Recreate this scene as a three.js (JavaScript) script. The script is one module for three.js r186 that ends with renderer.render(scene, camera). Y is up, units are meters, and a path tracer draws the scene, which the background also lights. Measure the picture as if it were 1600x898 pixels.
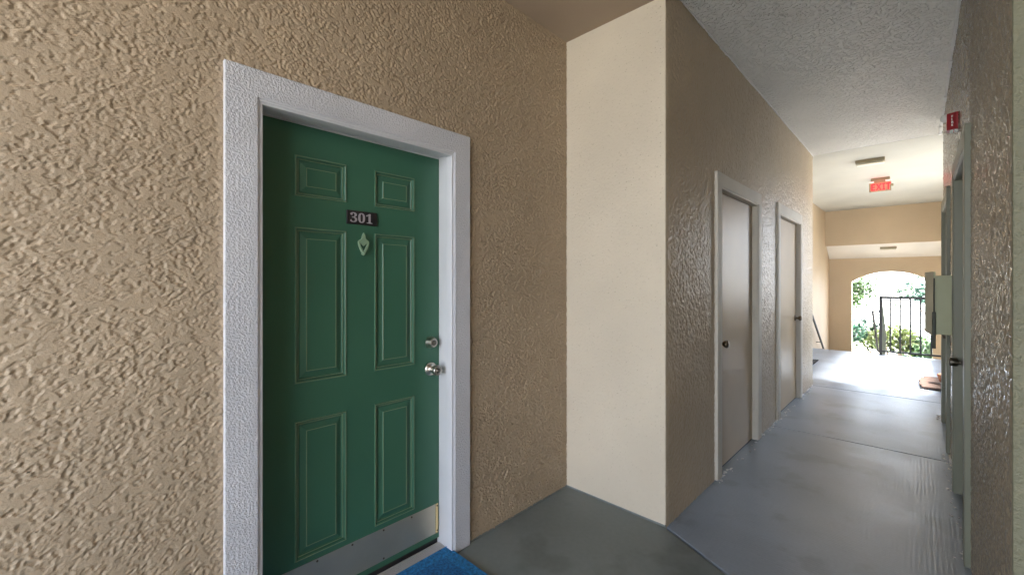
import * as THREE from 'three';
import { RoundedBoxGeometry } from 'three/addons/geometries/RoundedBoxGeometry.js';
import { TextGeometry } from 'three/addons/geometries/TextGeometry.js';
import { FontLoader } from 'three/addons/loaders/FontLoader.js';
import { mergeGeometries } from 'three/addons/utils/BufferGeometryUtils.js';

// ---------------------------------------------------------------- camera, sky, sun, exposure
const W = 1600, H = 898, F = 662, CY = 439, EYE = 1.36;
const scene = new THREE.Scene();
const camera = new THREE.PerspectiveCamera(2 * Math.atan(H / 2 / F) * 180 / Math.PI, W / H, 0.05, 2000);
camera.position.set(0, EYE, 0);
camera.rotation.set(0, Math.atan(637 / F), 0);          // looks left of the corridor's direction, level
camera.setViewOffset(W, H, 0, H / 2 - CY, W, H);        // a slight vertical lens shift
scene.add(camera);

const EXPOSURE = 7.5, SUN = 4.8, SKY = 1.15;
const sun = new THREE.DirectionalLight(0xfff6ea, SUN);
sun.position.set(28, 40, 4);                           // to the right and a little behind the camera, high: it enters the stair hall's added side opening
sun.target.position.set(0, 0, 0);
sun.castShadow = true; sun.shadow.radius = 16;
sun.shadow.mapSize.set(2048, 2048);
Object.assign(sun.shadow.camera, { left: -30, right: 30, top: 30, bottom: -40, near: 1, far: 140 });
scene.add(sun, sun.target);

// ---------------------------------------------------------------- random numbers and noise
let seed = 20417;
const rnd = () => { seed = (seed * 1664525 + 1013904223) >>> 0; return seed / 4294967296; };
const rr = (a, b) => a + (b - a) * rnd();
const PERM = new Uint8Array(512);
{ const p = [...Array(256).keys()]; for (let i = 255; i > 0; i--) { const j = Math.floor(rnd() * (i + 1)); [p[i], p[j]] = [p[j], p[i]]; } for (let i = 0; i < 512; i++) PERM[i] = p[i & 255]; }
const GX = [], GY = []; for (let i = 0; i < 256; i++) { const a = i / 256 * Math.PI * 2 * 37; GX.push(Math.cos(a)); GY.push(Math.sin(a)); }
const fade = t => t * t * t * (t * (t * 6 - 15) + 10), mod = (a, n) => ((a % n) + n) % n;
function pn(x, y, px = 256, py = 256, s = 0) {          // gradient noise, repeating every px by py cells, about -1..1
  const xi = Math.floor(x), yi = Math.floor(y), fx = x - xi, fy = y - yi;
  const x0 = mod(xi, px), x1 = mod(xi + 1, px), y0 = mod(yi, py), y1 = mod(yi + 1, py);
  const h = (a, b) => PERM[(PERM[(a + s) & 255] + b) & 255];
  const g = (k, dx, dy) => GX[k] * dx + GY[k] * dy;
  const u = fade(fx), v = fade(fy);
  const a = g(h(x0, y0), fx, fy), b = g(h(x1, y0), fx - 1, fy), c = g(h(x0, y1), fx, fy - 1), d = g(h(x1, y1), fx - 1, fy - 1);
  return 1.5 * ((a + (b - a) * u) * (1 - v) + (c + (d - c) * u) * v);
}
const ss = (a, b, x) => { const t = Math.min(1, Math.max(0, (x - a) / (b - a))); return t * t * (3 - 2 * t); };
const clamp = (x, a = 0, b = 1) => Math.min(b, Math.max(a, x));

// sky: clear pale blue, whiter to the horizon, thin high cloud all round
{
  const w = 512, h = 256, d = new Float32Array(w * h * 4);
  for (let j = 0; j < h; j++) for (let i = 0; i < w; i++) {
    const e = Math.max(0, ((j + 0.5) / h - 0.5) * 2), t = Math.pow(e, 0.55);
    const cl = ss(-0.1, 0.7, pn(i / 32, j / 14, 16, 256, 3) + 0.5 * pn(i / 16, j / 8, 32, 256, 5)) * (1 - 0.4 * e) * 0.7;
    const k = (j * w + i) * 4, base = [1.05 - 0.72 * t, 1.12 - 0.55 * t, 1.2 - 0.22 * t];
    for (let c = 0; c < 3; c++) d[k + c] = SKY * (base[c] * (1 - cl) + [1.25, 1.25, 1.25][c] * cl);
    d[k + 3] = 1;
  }
  const sky = new THREE.DataTexture(d, w, h, THREE.RGBAFormat, THREE.FloatType);
  sky.mapping = THREE.EquirectangularReflectionMapping; sky.magFilter = sky.minFilter = THREE.LinearFilter; sky.needsUpdate = true;
  scene.background = sky; scene.environment = sky;
}

const renderer = new THREE.WebGLRenderer({ antialias: true });
renderer.toneMapping = THREE.LinearToneMapping;
renderer.toneMappingExposure = EXPOSURE;
renderer.shadowMap.enabled = true;
renderer.setSize(1024, 574);

// ---------------------------------------------------------------- textures
function tex(n, f, srgb = false) {                      // f(u, v) in 0..1 gives a number or [r, g, b] in 0..1
  const d = new Uint8Array(n * n * 4);
  for (let j = 0; j < n; j++) for (let i = 0; i < n; i++) {
    const r = f(i / n, j / n), k = (j * n + i) * 4, q = typeof r === 'number' ? [r, r, r] : r;
    for (let c = 0; c < 3; c++) d[k + c] = Math.round(255 * clamp(q[c]));
    d[k + 3] = 255;
  }
  const t = new THREE.DataTexture(d, n, n);
  t.wrapS = t.wrapT = THREE.RepeatWrapping; t.magFilter = THREE.LinearFilter; t.minFilter = THREE.LinearMipmapLinearFilter; t.generateMipmaps = true;
  if (srgb) t.colorSpace = THREE.SRGBColorSpace;
  t.needsUpdate = true;
  return t;
}
const rep = (t, metres, my = metres) => { const c = t.clone(); c.repeat.set(1 / metres, 1 / my); c.needsUpdate = true; return c; };
const fb = (u, v, n, s, oct = 3) => { let a = 0, w = 1; for (let o = 0; o < oct; o++) { a += w * pn(u * n, v * n, n, n, s + o * 17); n *= 2; w *= 0.5; } return a; };

const T_grain = tex(512, (u, v) => 0.5 + 0.22 * fb(u, v, 48, 1, 3));
const T_sponge = tex(512, (u, v) => { const a = fb(u, v, 26, 9, 3); return 0.35 + 0.5 * ss(-0.35, 0.55, a) + 0.12 * pn(u * 120, v * 120, 120, 120, 4); });
const T_pits = tex(1024, (u, v) => { const a = pn(u * 90, v * 90, 90, 90, 31) + 0.35 * pn(u * 30, v * 30, 30, 30, 8), b = fb(u, v, 40, 12, 2); return 0.75 + 0.12 * b - 0.6 * ss(0.62, 0.95, a); });
const T_knock = tex(1024, (u, v) => { const x = u + 0.012 * pn(u * 20, v * 20, 20, 20, 2), y = v + 0.012 * pn(u * 20, v * 20, 20, 20, 6); const a = fb(x, y, 46, 21, 3); return 0.15 + 0.7 * ss(-0.05, 0.22, a) + 0.1 * pn(u * 140, v * 140, 140, 140, 3); });
const T_mottle = tex(512, (u, v) => { const a = 0.5 + 0.5 * fb(u, v, 3, 41, 5); const k = 0.86 + 0.14 * a; return [k, k * 0.995, k * 0.985]; });
// broom-drawn painted concrete: fine ridges across, fainter ones along, patches where the drag was heavier, a few scraped arcs
const floorH = (u, v) => {
  const wob = 0.0022 * pn(u * 6, v * 6, 6, 6, 3), patch = ss(-0.9, 0.5, fb(u, v, 5, 61, 3)), patch2 = ss(-0.8, 0.6, fb(u, v, 4, 71, 3));
  const a = Math.sin((v + wob) * Math.PI * 2 * 84 + 0.7 * pn(u * 9, v * 60, 9, 60, 5)), b = Math.sin((u + wob) * Math.PI * 2 * 80 + 0.7 * pn(u * 60, v * 9, 60, 9, 15));
  const str = 0.5 * pn(u * 10, v * 150, 10, 150, 22) + 0.3 * pn(u * 130, v * 8, 130, 8, 27);
  const scrape = ss(0.55, 0.8, pn(u * 7, v * 46, 7, 46, 33));
  return 0.45 + 0.11 * a * patch + 0.1 * b * patch2 + 0.15 * str + 0.06 * fb(u, v, 14, 51, 4) + 0.1 * pn(u * 200, v * 200, 200, 200, 7);
};
const T_broom = tex(1024, floorH);
const T_floorRough = tex(512, (u, v) => Math.max(0.295, 0.34 + 0.06 * fb(u, v, 6, 81, 4)));
const T_floorCol = tex(512, (u, v) => { const a = fb(u, v, 3, 91, 5), g = pn(u * 110, v * 110, 110, 110, 97); const w = ss(0.25, 0.9, fb(u, v, 7, 93, 4)); const k = 0.82 + 0.12 * a + 0.04 * g - 0.17 * w; return [k, k, k]; });
const T_brush = tex(512, (u, v) => 0.5 + 0.35 * pn(u * 3, v * 170, 3, 170, 6) + 0.2 * pn(u * 6, v * 60, 6, 60, 9));
const T_carpet = tex(512, (u, v) => 0.5 + 0.4 * fb(u, v, 64, 14, 2));
const T_carpetCol = tex(512, (u, v) => { const k = 0.7 + 0.35 * fb(u, v, 40, 18, 3); return [k * 0.8, k, k]; });
const T_wood = tex(512, (u, v) => { const a = pn(u * 4, v * 60, 4, 60, 8) + 0.5 * pn(u * 8, v * 150, 8, 150, 3); const k = 0.8 + 0.25 * a; return [k, k * 0.95, k * 0.9]; });

// ---------------------------------------------------------------- materials
const lin = (r, g, b) => new THREE.Color().setRGB(r, g, b);
const M = (c, rough, o = {}) => new THREE.MeshStandardMaterial({ color: lin(...c), roughness: rough, metalness: 0, ...o });
const bump = (t, metres, scale) => ({ bumpMap: rep(t, metres), bumpScale: scale });
const TAN = [0.45, 0.35, 0.245];
const m_tanRelief = M(TAN, 0.55, { vertexColors: true, ...bump(T_grain, 0.3, 0.001) });
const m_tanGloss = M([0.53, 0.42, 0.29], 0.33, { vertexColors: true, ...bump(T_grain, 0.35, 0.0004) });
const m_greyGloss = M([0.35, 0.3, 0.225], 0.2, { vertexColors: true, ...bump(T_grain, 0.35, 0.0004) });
const m_tanFlat = M(TAN, 0.6, { map: rep(T_mottle, 2.3), ...bump(T_sponge, 0.7, 0.002) });
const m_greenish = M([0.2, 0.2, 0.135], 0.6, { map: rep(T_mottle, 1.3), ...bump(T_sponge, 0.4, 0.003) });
const m_tanSmooth = M([0.36, 0.28, 0.205], 0.65, { map: rep(T_mottle, 2.1), ...bump(T_grain, 0.5, 0.0006) });
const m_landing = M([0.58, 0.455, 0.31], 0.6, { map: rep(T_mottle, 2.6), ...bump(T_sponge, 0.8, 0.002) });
const m_cream = M([0.72, 0.635, 0.51], 0.6, { map: rep(T_mottle, 2.4), ...bump(T_pits, 0.7, 0.006) });
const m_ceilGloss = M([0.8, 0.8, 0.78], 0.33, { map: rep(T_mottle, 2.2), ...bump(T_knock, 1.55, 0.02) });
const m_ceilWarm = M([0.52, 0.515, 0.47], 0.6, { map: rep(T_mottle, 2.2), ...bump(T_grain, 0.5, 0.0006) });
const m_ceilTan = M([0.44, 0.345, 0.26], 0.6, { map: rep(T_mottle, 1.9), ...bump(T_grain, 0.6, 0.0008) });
const m_soffit = M([0.82, 0.78, 0.72], 0.6, { map: rep(T_mottle, 2.2) });
const m_floor = new THREE.MeshPhysicalMaterial({ color: lin(0.32, 0.39, 0.49), roughness: 1, metalness: 0, ior: 2.1, map: rep(T_floorCol, 1.9), roughnessMap: rep(T_floorRough, 2.7), ...bump(T_broom, 1.5, 0.0022) });
const m_floorSmooth = M([0.22, 0.25, 0.25], 0.5, { map: rep(T_floorCol, 2.6), ...bump(T_grain, 0.5, 0.0005) });
const m_joint = M([0.05, 0.055, 0.06], 0.9);
const m_band = M([0.64, 0.645, 0.69], 0.55, { map: rep(T_mottle, 1.7), ...bump(T_sponge, 0.21, 0.0022) });
const m_jamb = M([0.66, 0.665, 0.7], 0.4, { map: rep(T_mottle, 1.3) });
const m_green = M([0.05, 0.155, 0.098], 0.36, { map: rep(T_mottle, 1.5), ...bump(T_grain, 0.4, 0.0003) });
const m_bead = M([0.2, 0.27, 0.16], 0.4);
const m_nickel = M([0.62, 0.58, 0.52], 0.28, { metalness: 1, ...bump(T_grain, 0.05, 0.0001) });
const m_keyway = M([0.2, 0.18, 0.15], 0.4, { metalness: 1 });
const m_plate = M([0.6, 0.56, 0.45], 0.38, { metalness: 0.75, map: rep(T_mottle, 0.7), bumpMap: rep(T_brush, 0.9, 0.4), bumpScale: 0.00012 });
const m_brass = M([0.85, 0.66, 0.34], 0.27, { metalness: 1, bumpMap: rep(T_brush, 0.9, 0.4), bumpScale: 0.0001 });
const m_alu = M([0.5, 0.49, 0.48], 0.4, { metalness: 0.2, ...bump(T_grain, 0.2, 0.0003) });
const m_black = M([0.02, 0.016, 0.018], 0.4);
const m_silver = M([0.5, 0.47, 0.5], 0.4, { metalness: 0.3 });
const m_verdigris = M([0.25, 0.37, 0.24], 0.45, { ...bump(T_grain, 0.06, 0.0003) });
const m_casing = M([0.68, 0.63, 0.55], 0.5, { map: rep(T_mottle, 1.1), ...bump(T_grain, 0.3, 0.0004) });
const m_casingGreen = M([0.25, 0.26, 0.2], 0.42, { map: rep(T_mottle, 1.1), ...bump(T_grain, 0.3, 0.0004) });
const m_door = M([0.54, 0.4, 0.235], 0.36, { map: rep(T_mottle, 1.6), bumpMap: rep(T_brush, 1.4, 1.4), bumpScale: 0.0002 });
const m_doorGreen = M([0.22, 0.23, 0.17], 0.35, { map: rep(T_mottle, 1.6) });
const m_bronze = M([0.16, 0.12, 0.08], 0.32, { metalness: 1 });
const m_box = M([0.42, 0.44, 0.27], 0.45, { map: rep(T_mottle, 0.6), ...bump(T_grain, 0.2, 0.0003) });
const m_strap = M([0.06, 0.065, 0.05], 0.6);
const m_iron = M([0.018, 0.017, 0.016], 0.45);
const m_railGreen = M([0.15, 0.18, 0.14], 0.5);
const m_rail = M([0.1, 0.105, 0.11], 0.45);
const m_mat = M([0.03, 0.3, 0.72], 0.95, { map: rep(T_carpetCol, 0.6), ...bump(T_carpet, 0.3, 0.012) });
const m_matDark = M([0.02, 0.23, 0.6], 0.95, { map: rep(T_carpetCol, 0.5), ...bump(T_carpet, 0.3, 0.014) });
const m_darkMat = M([0.03, 0.03, 0.032], 0.95, { ...bump(T_carpet, 0.22, 0.003) });
const m_wood = M([0.13, 0.092, 0.08], 0.8, { map: rep(T_wood, 0.5) });
const m_terra = M([0.3, 0.12, 0.055], 0.7, { ...bump(T_grain, 0.1, 0.001) });
const m_red = M([0.32, 0.012, 0.02], 0.4);
const m_white = M([0.78, 0.78, 0.76], 0.45);
const m_caulk = M([0.78, 0.78, 0.78], 0.5);
const m_fixture = M([0.3, 0.25, 0.16], 0.4, { metalness: 0.3 });
const m_lens = M([0.7, 0.66, 0.55], 0.35);
const m_exitRed = new THREE.MeshStandardMaterial({ color: 0x700808, emissive: lin(1, 0.02, 0.03), emissiveIntensity: 0.45, roughness: 0.4 });
const m_concrete = M([0.4, 0.39, 0.36], 0.8, { map: rep(T_mottle, 2) });
const m_ground = M([0.5, 0.48, 0.42], 0.95, { map: rep(T_mottle, 23) });
const m_bark = M([0.16, 0.12, 0.085], 0.9, { ...bump(T_wood, 0.6, 0.02) });
const m_leaf = new THREE.MeshPhysicalMaterial({ color: 0xffffff, vertexColors: true, roughness: 0.75, transmission: 0.6, thickness: 0, side: THREE.DoubleSide });

// ---------------------------------------------------------------- geometry helpers (z below is metres along the corridor away from the camera; the scene's z is its negative)
function uvMetres(g) {
  const p = g.attributes.position, n = g.attributes.normal, uv = new Float32Array(p.count * 2);
  for (let i = 0; i < p.count; i++) {
    const ax = Math.abs(n.getX(i)), ay = Math.abs(n.getY(i)), az = Math.abs(n.getZ(i));
    if (ay >= ax && ay >= az) { uv[2 * i] = p.getX(i); uv[2 * i + 1] = p.getZ(i); }
    else if (ax >= az) { uv[2 * i] = p.getZ(i); uv[2 * i + 1] = p.getY(i); }
    else { uv[2 * i] = p.getX(i); uv[2 * i + 1] = p.getY(i); }
  }
  g.setAttribute('uv', new THREE.BufferAttribute(uv, 2));
  return g;
}
const plain = g => { const q = g.index ? g.toNonIndexed() : g; for (const k of Object.keys(q.attributes)) if (!['position', 'normal', 'uv', 'color'].includes(k)) q.deleteAttribute(k); return q; };
const merge = (list) => mergeGeometries(list.map(plain));
function box(x0, x1, y0, y1, z0, z1, r = 0) {
  const w = Math.abs(x1 - x0), h = Math.abs(y1 - y0), d = Math.abs(z1 - z0);
  const g = r ? new RoundedBoxGeometry(w, h, d, 2, Math.min(r, w / 2.01, h / 2.01, d / 2.01)) : new THREE.BoxGeometry(w, h, d);
  g.translate((x0 + x1) / 2, (y0 + y1) / 2, -(z0 + z1) / 2);
  return uvMetres(plain(g));
}
function bar(a, b, r, seg = 8) {                        // round bar between two points [x, y, z along]
  const A = new THREE.Vector3(a[0], a[1], -a[2]), B = new THREE.Vector3(b[0], b[1], -b[2]), d = B.clone().sub(A);
  const g = new THREE.CylinderGeometry(r, r, d.length(), seg);
  g.applyQuaternion(new THREE.Quaternion().setFromUnitVectors(new THREE.Vector3(0, 1, 0), d.clone().normalize()));
  g.translate((A.x + B.x) / 2, (A.y + B.y) / 2, (A.z + B.z) / 2);
  return g;
}
function sqBar(a, b, w, h) {                            // square-section bar along any direction, sides upright
  const A = new THREE.Vector3(a[0], a[1], -a[2]), B = new THREE.Vector3(b[0], b[1], -b[2]);
  const g = new RoundedBoxGeometry(w, h, A.distanceTo(B), 1, Math.min(w, h) * 0.15);
  const m = new THREE.Matrix4().lookAt(A, B, new THREE.Vector3(0, 1, 0));
  g.applyMatrix4(m); g.translate((A.x + B.x) / 2, (A.y + B.y) / 2, (A.z + B.z) / 2);
  return g;
}
function lathe(pts, at, dir, seg = 28) {                // pts [radius, out]; axis along dir from at
  const g = new THREE.LatheGeometry(pts.map(p => new THREE.Vector2(p[0], p[1])), seg);
  g.applyQuaternion(new THREE.Quaternion().setFromUnitVectors(new THREE.Vector3(0, 1, 0), new THREE.Vector3(dir[0], dir[1], -dir[2])));
  g.translate(at[0], at[1], -at[2]);
  return g;
}
function slab(pts, y0, y1, bevel = 0.004) {              // a flat piece of floor or roof from an outline of [x, z along]
  const s = new THREE.Shape(pts.map(p => new THREE.Vector2(p[0], p[1])));
  const g = new THREE.ExtrudeGeometry(s, { depth: y1 - y0 - 2 * bevel, bevelEnabled: bevel > 0, bevelThickness: bevel, bevelSize: bevel, bevelOffset: -bevel, bevelSegments: 2 });
  g.rotateX(-Math.PI / 2); g.translate(0, y0 + bevel, 0);
  return uvMetres(plain(g));
}
function relief(X, n, z0, z1, y0, y1, step, hf, holes = [], taper = []) {   // a rough rendered wall face as real relief, on the plane x = X, facing n (+1 or -1)
  const nz = Math.round((z1 - z0) / step), ny = Math.round((y1 - y0) / step), dz = (z1 - z0) / nz, dy = (y1 - y0) / ny;
  const N = (nz + 1) * (ny + 1), pos = new Float32Array(N * 3), nor = new Float32Array(N * 3), uv = new Float32Array(N * 2), col = new Float32Array(N * 3), h = new Float32Array(N);
  for (let j = 0; j <= ny; j++) for (let i = 0; i <= nz; i++) { const z = z0 + i * dz; let k = 1; for (const e of taper) k *= ss(-0.002, 0.012, Math.abs(z - e)); h[j * (nz + 1) + i] = k * hf(z, y0 + j * dy); }
  for (let j = 0; j <= ny; j++) for (let i = 0; i <= nz; i++) {
    const k = j * (nz + 1) + i, z = z0 + i * dz, y = y0 + j * dy;
    const hz = (h[k + (i < nz ? 1 : 0)] - h[k - (i > 0 ? 1 : 0)]) / (2 * dz), hy = (h[k + (j < ny ? nz + 1 : 0)] - h[k - (j > 0 ? nz + 1 : 0)]) / (2 * dy);
    pos.set([X + n * h[k], y, -z], 3 * k);
    const l = Math.hypot(1, hz, hy); nor.set([n / l, -hy / l, hz / l], 3 * k);
    uv.set([z, y], 2 * k);
    const t = 0.95 + 0.07 * pn(z * 1.3, y * 1.3, 256, 256, 77) + 0.04 * pn(z * 5, y * 5, 256, 256, 78); col.set([t, t, t * 0.99], 3 * k);
  }
  const idx = [];
  for (let j = 0; j < ny; j++) for (let i = 0; i < nz; i++) {
    const z = z0 + (i + 0.5) * dz, y = y0 + (j + 0.5) * dy;
    if (holes.some(o => z > o.z0 && z < o.z1 && y > o.y0 && y < o.y1)) continue;
    const a = j * (nz + 1) + i, b = a + 1, c = a + nz + 1, d = c + 1;
    if (n > 0) idx.push(a, b, d, a, d, c); else idx.push(a, d, b, a, c, d);
  }
  const g = new THREE.BufferGeometry();
  g.setAttribute('position', new THREE.BufferAttribute(pos, 3)); g.setAttribute('normal', new THREE.BufferAttribute(nor, 3));
  g.setAttribute('uv', new THREE.BufferAttribute(uv, 2)); g.setAttribute('color', new THREE.BufferAttribute(col, 3));
  g.setIndex(idx);
  return g;
}
const white = g => { if (!g.attributes.color) g.setAttribute('color', new THREE.BufferAttribute(new Float32Array(g.attributes.position.count * 3).fill(0.96), 3)); return g; };
function body(X, n, z0, z1, y0, y1, thick, holes) {       // the wall behind that face: piers, lintels and a back leaf added to stop light leaks
  const out = [], a = Math.min(X, X - n * thick), b = Math.max(X, X - n * thick), g2 = 0.001;
  let z = z0;
  for (const o of [...holes].sort((p, q) => p.z0 - q.z0)) {
    out.push(box(a, b, y0, y1, z, o.z0)); out.push(box(a, b, o.y1, y1, o.z0, o.z1)); z = o.z1;
  }
  out.push(box(a, b, y0, y1, z, z1));
  if (holes.length) out.push(n > 0 ? box(a - 0.06, a - g2, y0, y1, z0, z1) : box(b + g2, b + 0.06, y0, y1, z0, z1));
  return out;
}
// mergeGeometries of an indexed relief with plain boxes without exploding the relief
function withBody(rel, boxes) {
  const bg = boxes.map(white), all = [rel];
  for (const g of bg) { const q = g; q.setIndex([...Array(q.attributes.position.count).keys()]); all.push(q); }
  return mergeGeometries(all);
}

// ---------------------------------------------------------------- objects: things, parts, labels
const used = {};
function numbered(n) { used[n] = (used[n] ?? -1) + 1; return used[n] ? `${n}_${String(used[n]).padStart(3, '0')}` : n; }
function tag(o, label, category, group) { Object.assign(o.userData, { label, category }); if (group) o.userData.group = group; return o; }
const shade = m => { m.castShadow = m.receiveShadow = true; return m; };
function thing(name, label, category, at, group) {        // a Group at the thing's base
  const o = new THREE.Group(); o.name = numbered(name); o.position.set(at[0], at[1], -at[2]); scene.add(o);
  return tag(o, label, category, group);
}
function part(parent, name, g, mat, label) {
  const q = Array.isArray(g) ? merge(g) : g;
  let top = parent; while (top.parent && top.parent !== scene) top = top.parent;
  q.translate(-top.position.x, -top.position.y, -top.position.z);
  const m = shade(new THREE.Mesh(q, mat)); m.name = name; if (label) m.userData.label = label;
  parent.add(m);
  return m;
}
function one(name, g, mat, label, category, group) {      // a thing that is one mesh
  const m = shade(new THREE.Mesh(Array.isArray(g) ? merge(g) : g, mat)); m.name = numbered(name); scene.add(m);
  return tag(m, label, category, group);
}
function struct(name, g, mat) {
  const m = shade(new THREE.Mesh(Array.isArray(g) ? merge(g) : g, mat)); m.name = numbered(name); m.userData.kind = 'structure'; scene.add(m);
  return m;
}

// ---------------------------------------------------------------- plan
const XD = -1.69, XL = -1.01, XR = 0.18, ZR = 2.28, ZN = 1.73, ZL = 6.74, ZRE = 6.15, XW = -1.61, XE = 0.76, XO = 0.86;
const HA = 2.94, HC = 3.0, ZB = -3.6, ZEDGE = 10.45, ZHEAD = 12.42, ZFAR = 13.03, YMID = -1.05;

// ---------------------------------------------------------------- rendered walls
// angular fragments: the nearest of jittered points gives each its own height and tilt; [height 0..1, closeness to its rim]
function chips(x, y, sd) {
  const xi = Math.floor(x), yi = Math.floor(y); let f1 = 9, f2 = 9, id = 0, dx = 0, dy = 0;
  for (let b = -1; b < 2; b++) for (let a = -1; a < 2; a++) {
    const cx = xi + a, cy = yi + b, k = PERM[(PERM[(mod(cx, 256) + sd) & 255] + mod(cy, 256)) & 255], k2 = PERM[(k + 91 + mod(cx, 256)) & 255];
    const ex = cx + k / 255 - x, ey = cy + k2 / 255 - y, d = Math.hypot(ex, ey);
    if (d < f1) { f2 = f1; f1 = d; id = PERM[(k + k2 + mod(cy, 256)) & 255]; dx = ex; dy = ey; } else if (d < f2) f2 = d;
  }
  const h = id / 255, t1 = PERM[(id + 53) & 255] / 255 - 0.5, t2 = PERM[(id + 147) & 255] / 255 - 0.5;
  return [clamp(h + 0.9 * (t1 * dx + t2 * dy), -0.2, 1.2), ss(0.0, 0.3, f2 - f1)];
}
const heavy = (z, y) => {                                 // heavy thrown render: angular clods between smooth troweled patches
  const wz = z + 0.004 * pn(z * 75, y * 75, 256, 256, 5), wy = y + 0.004 * pn(z * 75, y * 75, 256, 256, 9);
  const [h1, e1] = chips(wz * 100, wy * 100, 3), [h2, e2] = chips(wz * 175, wy * 175, 40);
  const m = pn(z * 13, y * 13, 256, 256, 3) + 0.5 * pn(z * 38, y * 38, 256, 256, 23);
  const f = pn(wz * 36, wy * 36, 256, 256, 4) + 0.4 * pn(z * 6, y * 6, 256, 256, 6) + 0.35 * pn(wz * 75, wy * 75, 256, 256, 16);
  const flat = ss(0.14, 0.34, f), on = ss(0.2, 0.45, h1 + 0.3 * m), clod = on * (0.45 + 0.55 * h1) * (0.55 + 0.45 * e1);
  return 0.0012 + (0.9 + 0.6 * ss(0.9, 1.7, z)) * (0.0042 * clod + 0.0012 * h2 * (0.4 + 0.6 * e2)) * (1 - flat) + 0.0030 * flat + 0.0006 * pn(z * 25, y * 25, 256, 256, 8);
};
const medium = (z, y) => {                                // the corridor's closer, softer texture
  const wz = z + 0.006 * pn(z * 50, y * 50, 256, 256, 15), wy = y + 0.006 * pn(z * 50, y * 50, 256, 256, 19);
  const [h1, e1] = chips(wz * 55, wy * 48, 13), a = pn(wz * 90, wy * 80, 256, 256, 11);
  return 0.0012 + 0.0036 * ss(0.1, 0.6, h1 + 0.2 * pn(z * 9, y * 9, 256, 256, 13)) * (0.4 + 0.6 * e1) + 0.001 * ss(-0.4, 0.5, a) + 0.0006 * pn(z * 25, y * 25, 256, 256, 8);
};
{
  const hole = [{ z0: 0.40, z1: 1.385, y0: -1, y1: 2.06 }];
  const cut = [{ z0: 0.452, z1: 1.325, y0: 0, y1: 2.0 }];
  const near = relief(XD, 1, -0.6, ZR + 0.004, -0.01, HA + 0.01, 0.0036, heavy, hole), back = relief(XD, 1, ZB, -0.6, -0.01, HA + 0.01, 0.009, heavy);
  one('stucco_wall', withBody(mergeGeometries([near, back]), body(XD, 1, ZB, ZR + 0.2, -0.05, HA + 0.1, 0.2, cut)), m_tanRelief, 'tan heavily textured stucco wall around the green front door', 'wall');

  one('stucco_wall', box(XD - 0.1, XL + 0.0, -0.05, HC + 0.1, ZR - 0.006, ZR + 0.24, 0.006), m_cream, 'narrow cream return wall between the green door recess and the corridor', 'wall');

  const d1 = { z0: 3.13, z1: 4.065, y0: 0, y1: 2.03 }, d2 = { z0: 4.85, z1: 5.86, y0: 0, y1: 2.04 };
  const grow = (o, k) => ({ z0: o.z0 - k, z1: o.z1 + k, y0: -1, y1: o.y1 + k });
  const corrL = relief(XL, 1, ZR + 0.001, ZL, -0.01, HC + 0.01, 0.006, medium, [grow(d1, 0.04), grow(d2, 0.04)], [ZR, ZL]);
  const wl = one('stucco_wall', withBody(corrL, [...body(XL, 1, ZR + 0.243, ZL, -0.05, HC + 0.1, 0.2, [d1, d2]), box(XW - 0.2, XL - 0.27, -0.05, HC + 0.1, ZL - 0.2, ZL)]), m_tanGloss, 'brown glossy stucco wall with two tan utility doors along the corridor', 'wall');

  const r1 = { z0: 3.03, z1: 3.93, y0: 0, y1: 2.03 }, r2 = { z0: 4.86, z1: 5.80, y0: 0, y1: 2.04 };
  const corrR = relief(XR, -1, ZN, 3.0, -0.01, HC + 0.01, 0.005, medium, [grow(r1, 0.04)], [ZN]), corrR2 = relief(XR, -1, 3.0, ZRE, -0.01, HC + 0.01, 0.012, medium, [grow(r1, 0.04), grow(r2, 0.04)], [ZRE]);
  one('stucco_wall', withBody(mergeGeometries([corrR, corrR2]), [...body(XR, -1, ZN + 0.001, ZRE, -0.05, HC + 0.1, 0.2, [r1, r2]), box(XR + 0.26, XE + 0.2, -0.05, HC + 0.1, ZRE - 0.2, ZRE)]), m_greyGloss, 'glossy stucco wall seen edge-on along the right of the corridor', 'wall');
  one('stucco_wall', box(XR - 0.003, XO + 0.2, -0.05, HC + 0.1, ZN - 0.012, ZN + 0.0, 0.003), m_greenish, 'sliver of greenish stucco wall at the right edge of the picture', 'wall');
  one('stucco_wall', [box(XO, XO + 0.2, -0.05, HA + 0.1, -2.0, ZN - 0.013), box(XO, XO + 0.2, -0.05, 1.02, ZB, -2.001)], m_tanFlat, 'tan stucco wall facing the green door across the recess', 'wall');  // low stretch behind the camera leaves an unseen opening, added for light

  // stair hall beyond the corridor
  one('stucco_wall', box(XW - 0.2, XW, -2.6, HC + 0.1, ZL, ZFAR + 0.25), m_landing, 'sunlit yellowish stucco wall left of the stair landing, with a handrail', 'wall');
  one('stucco_wall', [box(XE, XE + 0.15, -2.6, 0.95, ZRE, ZFAR + 0.25), box(XE, XE + 0.15, 2.6, HC + 0.1, ZRE, ZFAR + 0.25), box(XE, XE + 0.15, 0.95, 2.6, ZRE, 7.0), box(XE, XE + 0.15, 0.95, 2.6, 10.0, ZFAR + 0.25)], m_landing, 'stucco wall with a wide opening added for light on the right of the stair landing', 'wall');  // opening out of view, added to let sun and sky onto the landing
  one('header_wall', box(XW, XE, 2.19, HC + 0.1, ZHEAD, ZHEAD + 0.14), m_landing, 'tan stucco header hanging above the stairs at the end of the ceiling', 'wall');
  const s = new THREE.Shape(); s.moveTo(XW, -2.6); s.lineTo(XE, -2.6); s.lineTo(XE, 2.3); s.lineTo(XW, 2.3); s.closePath();
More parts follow.
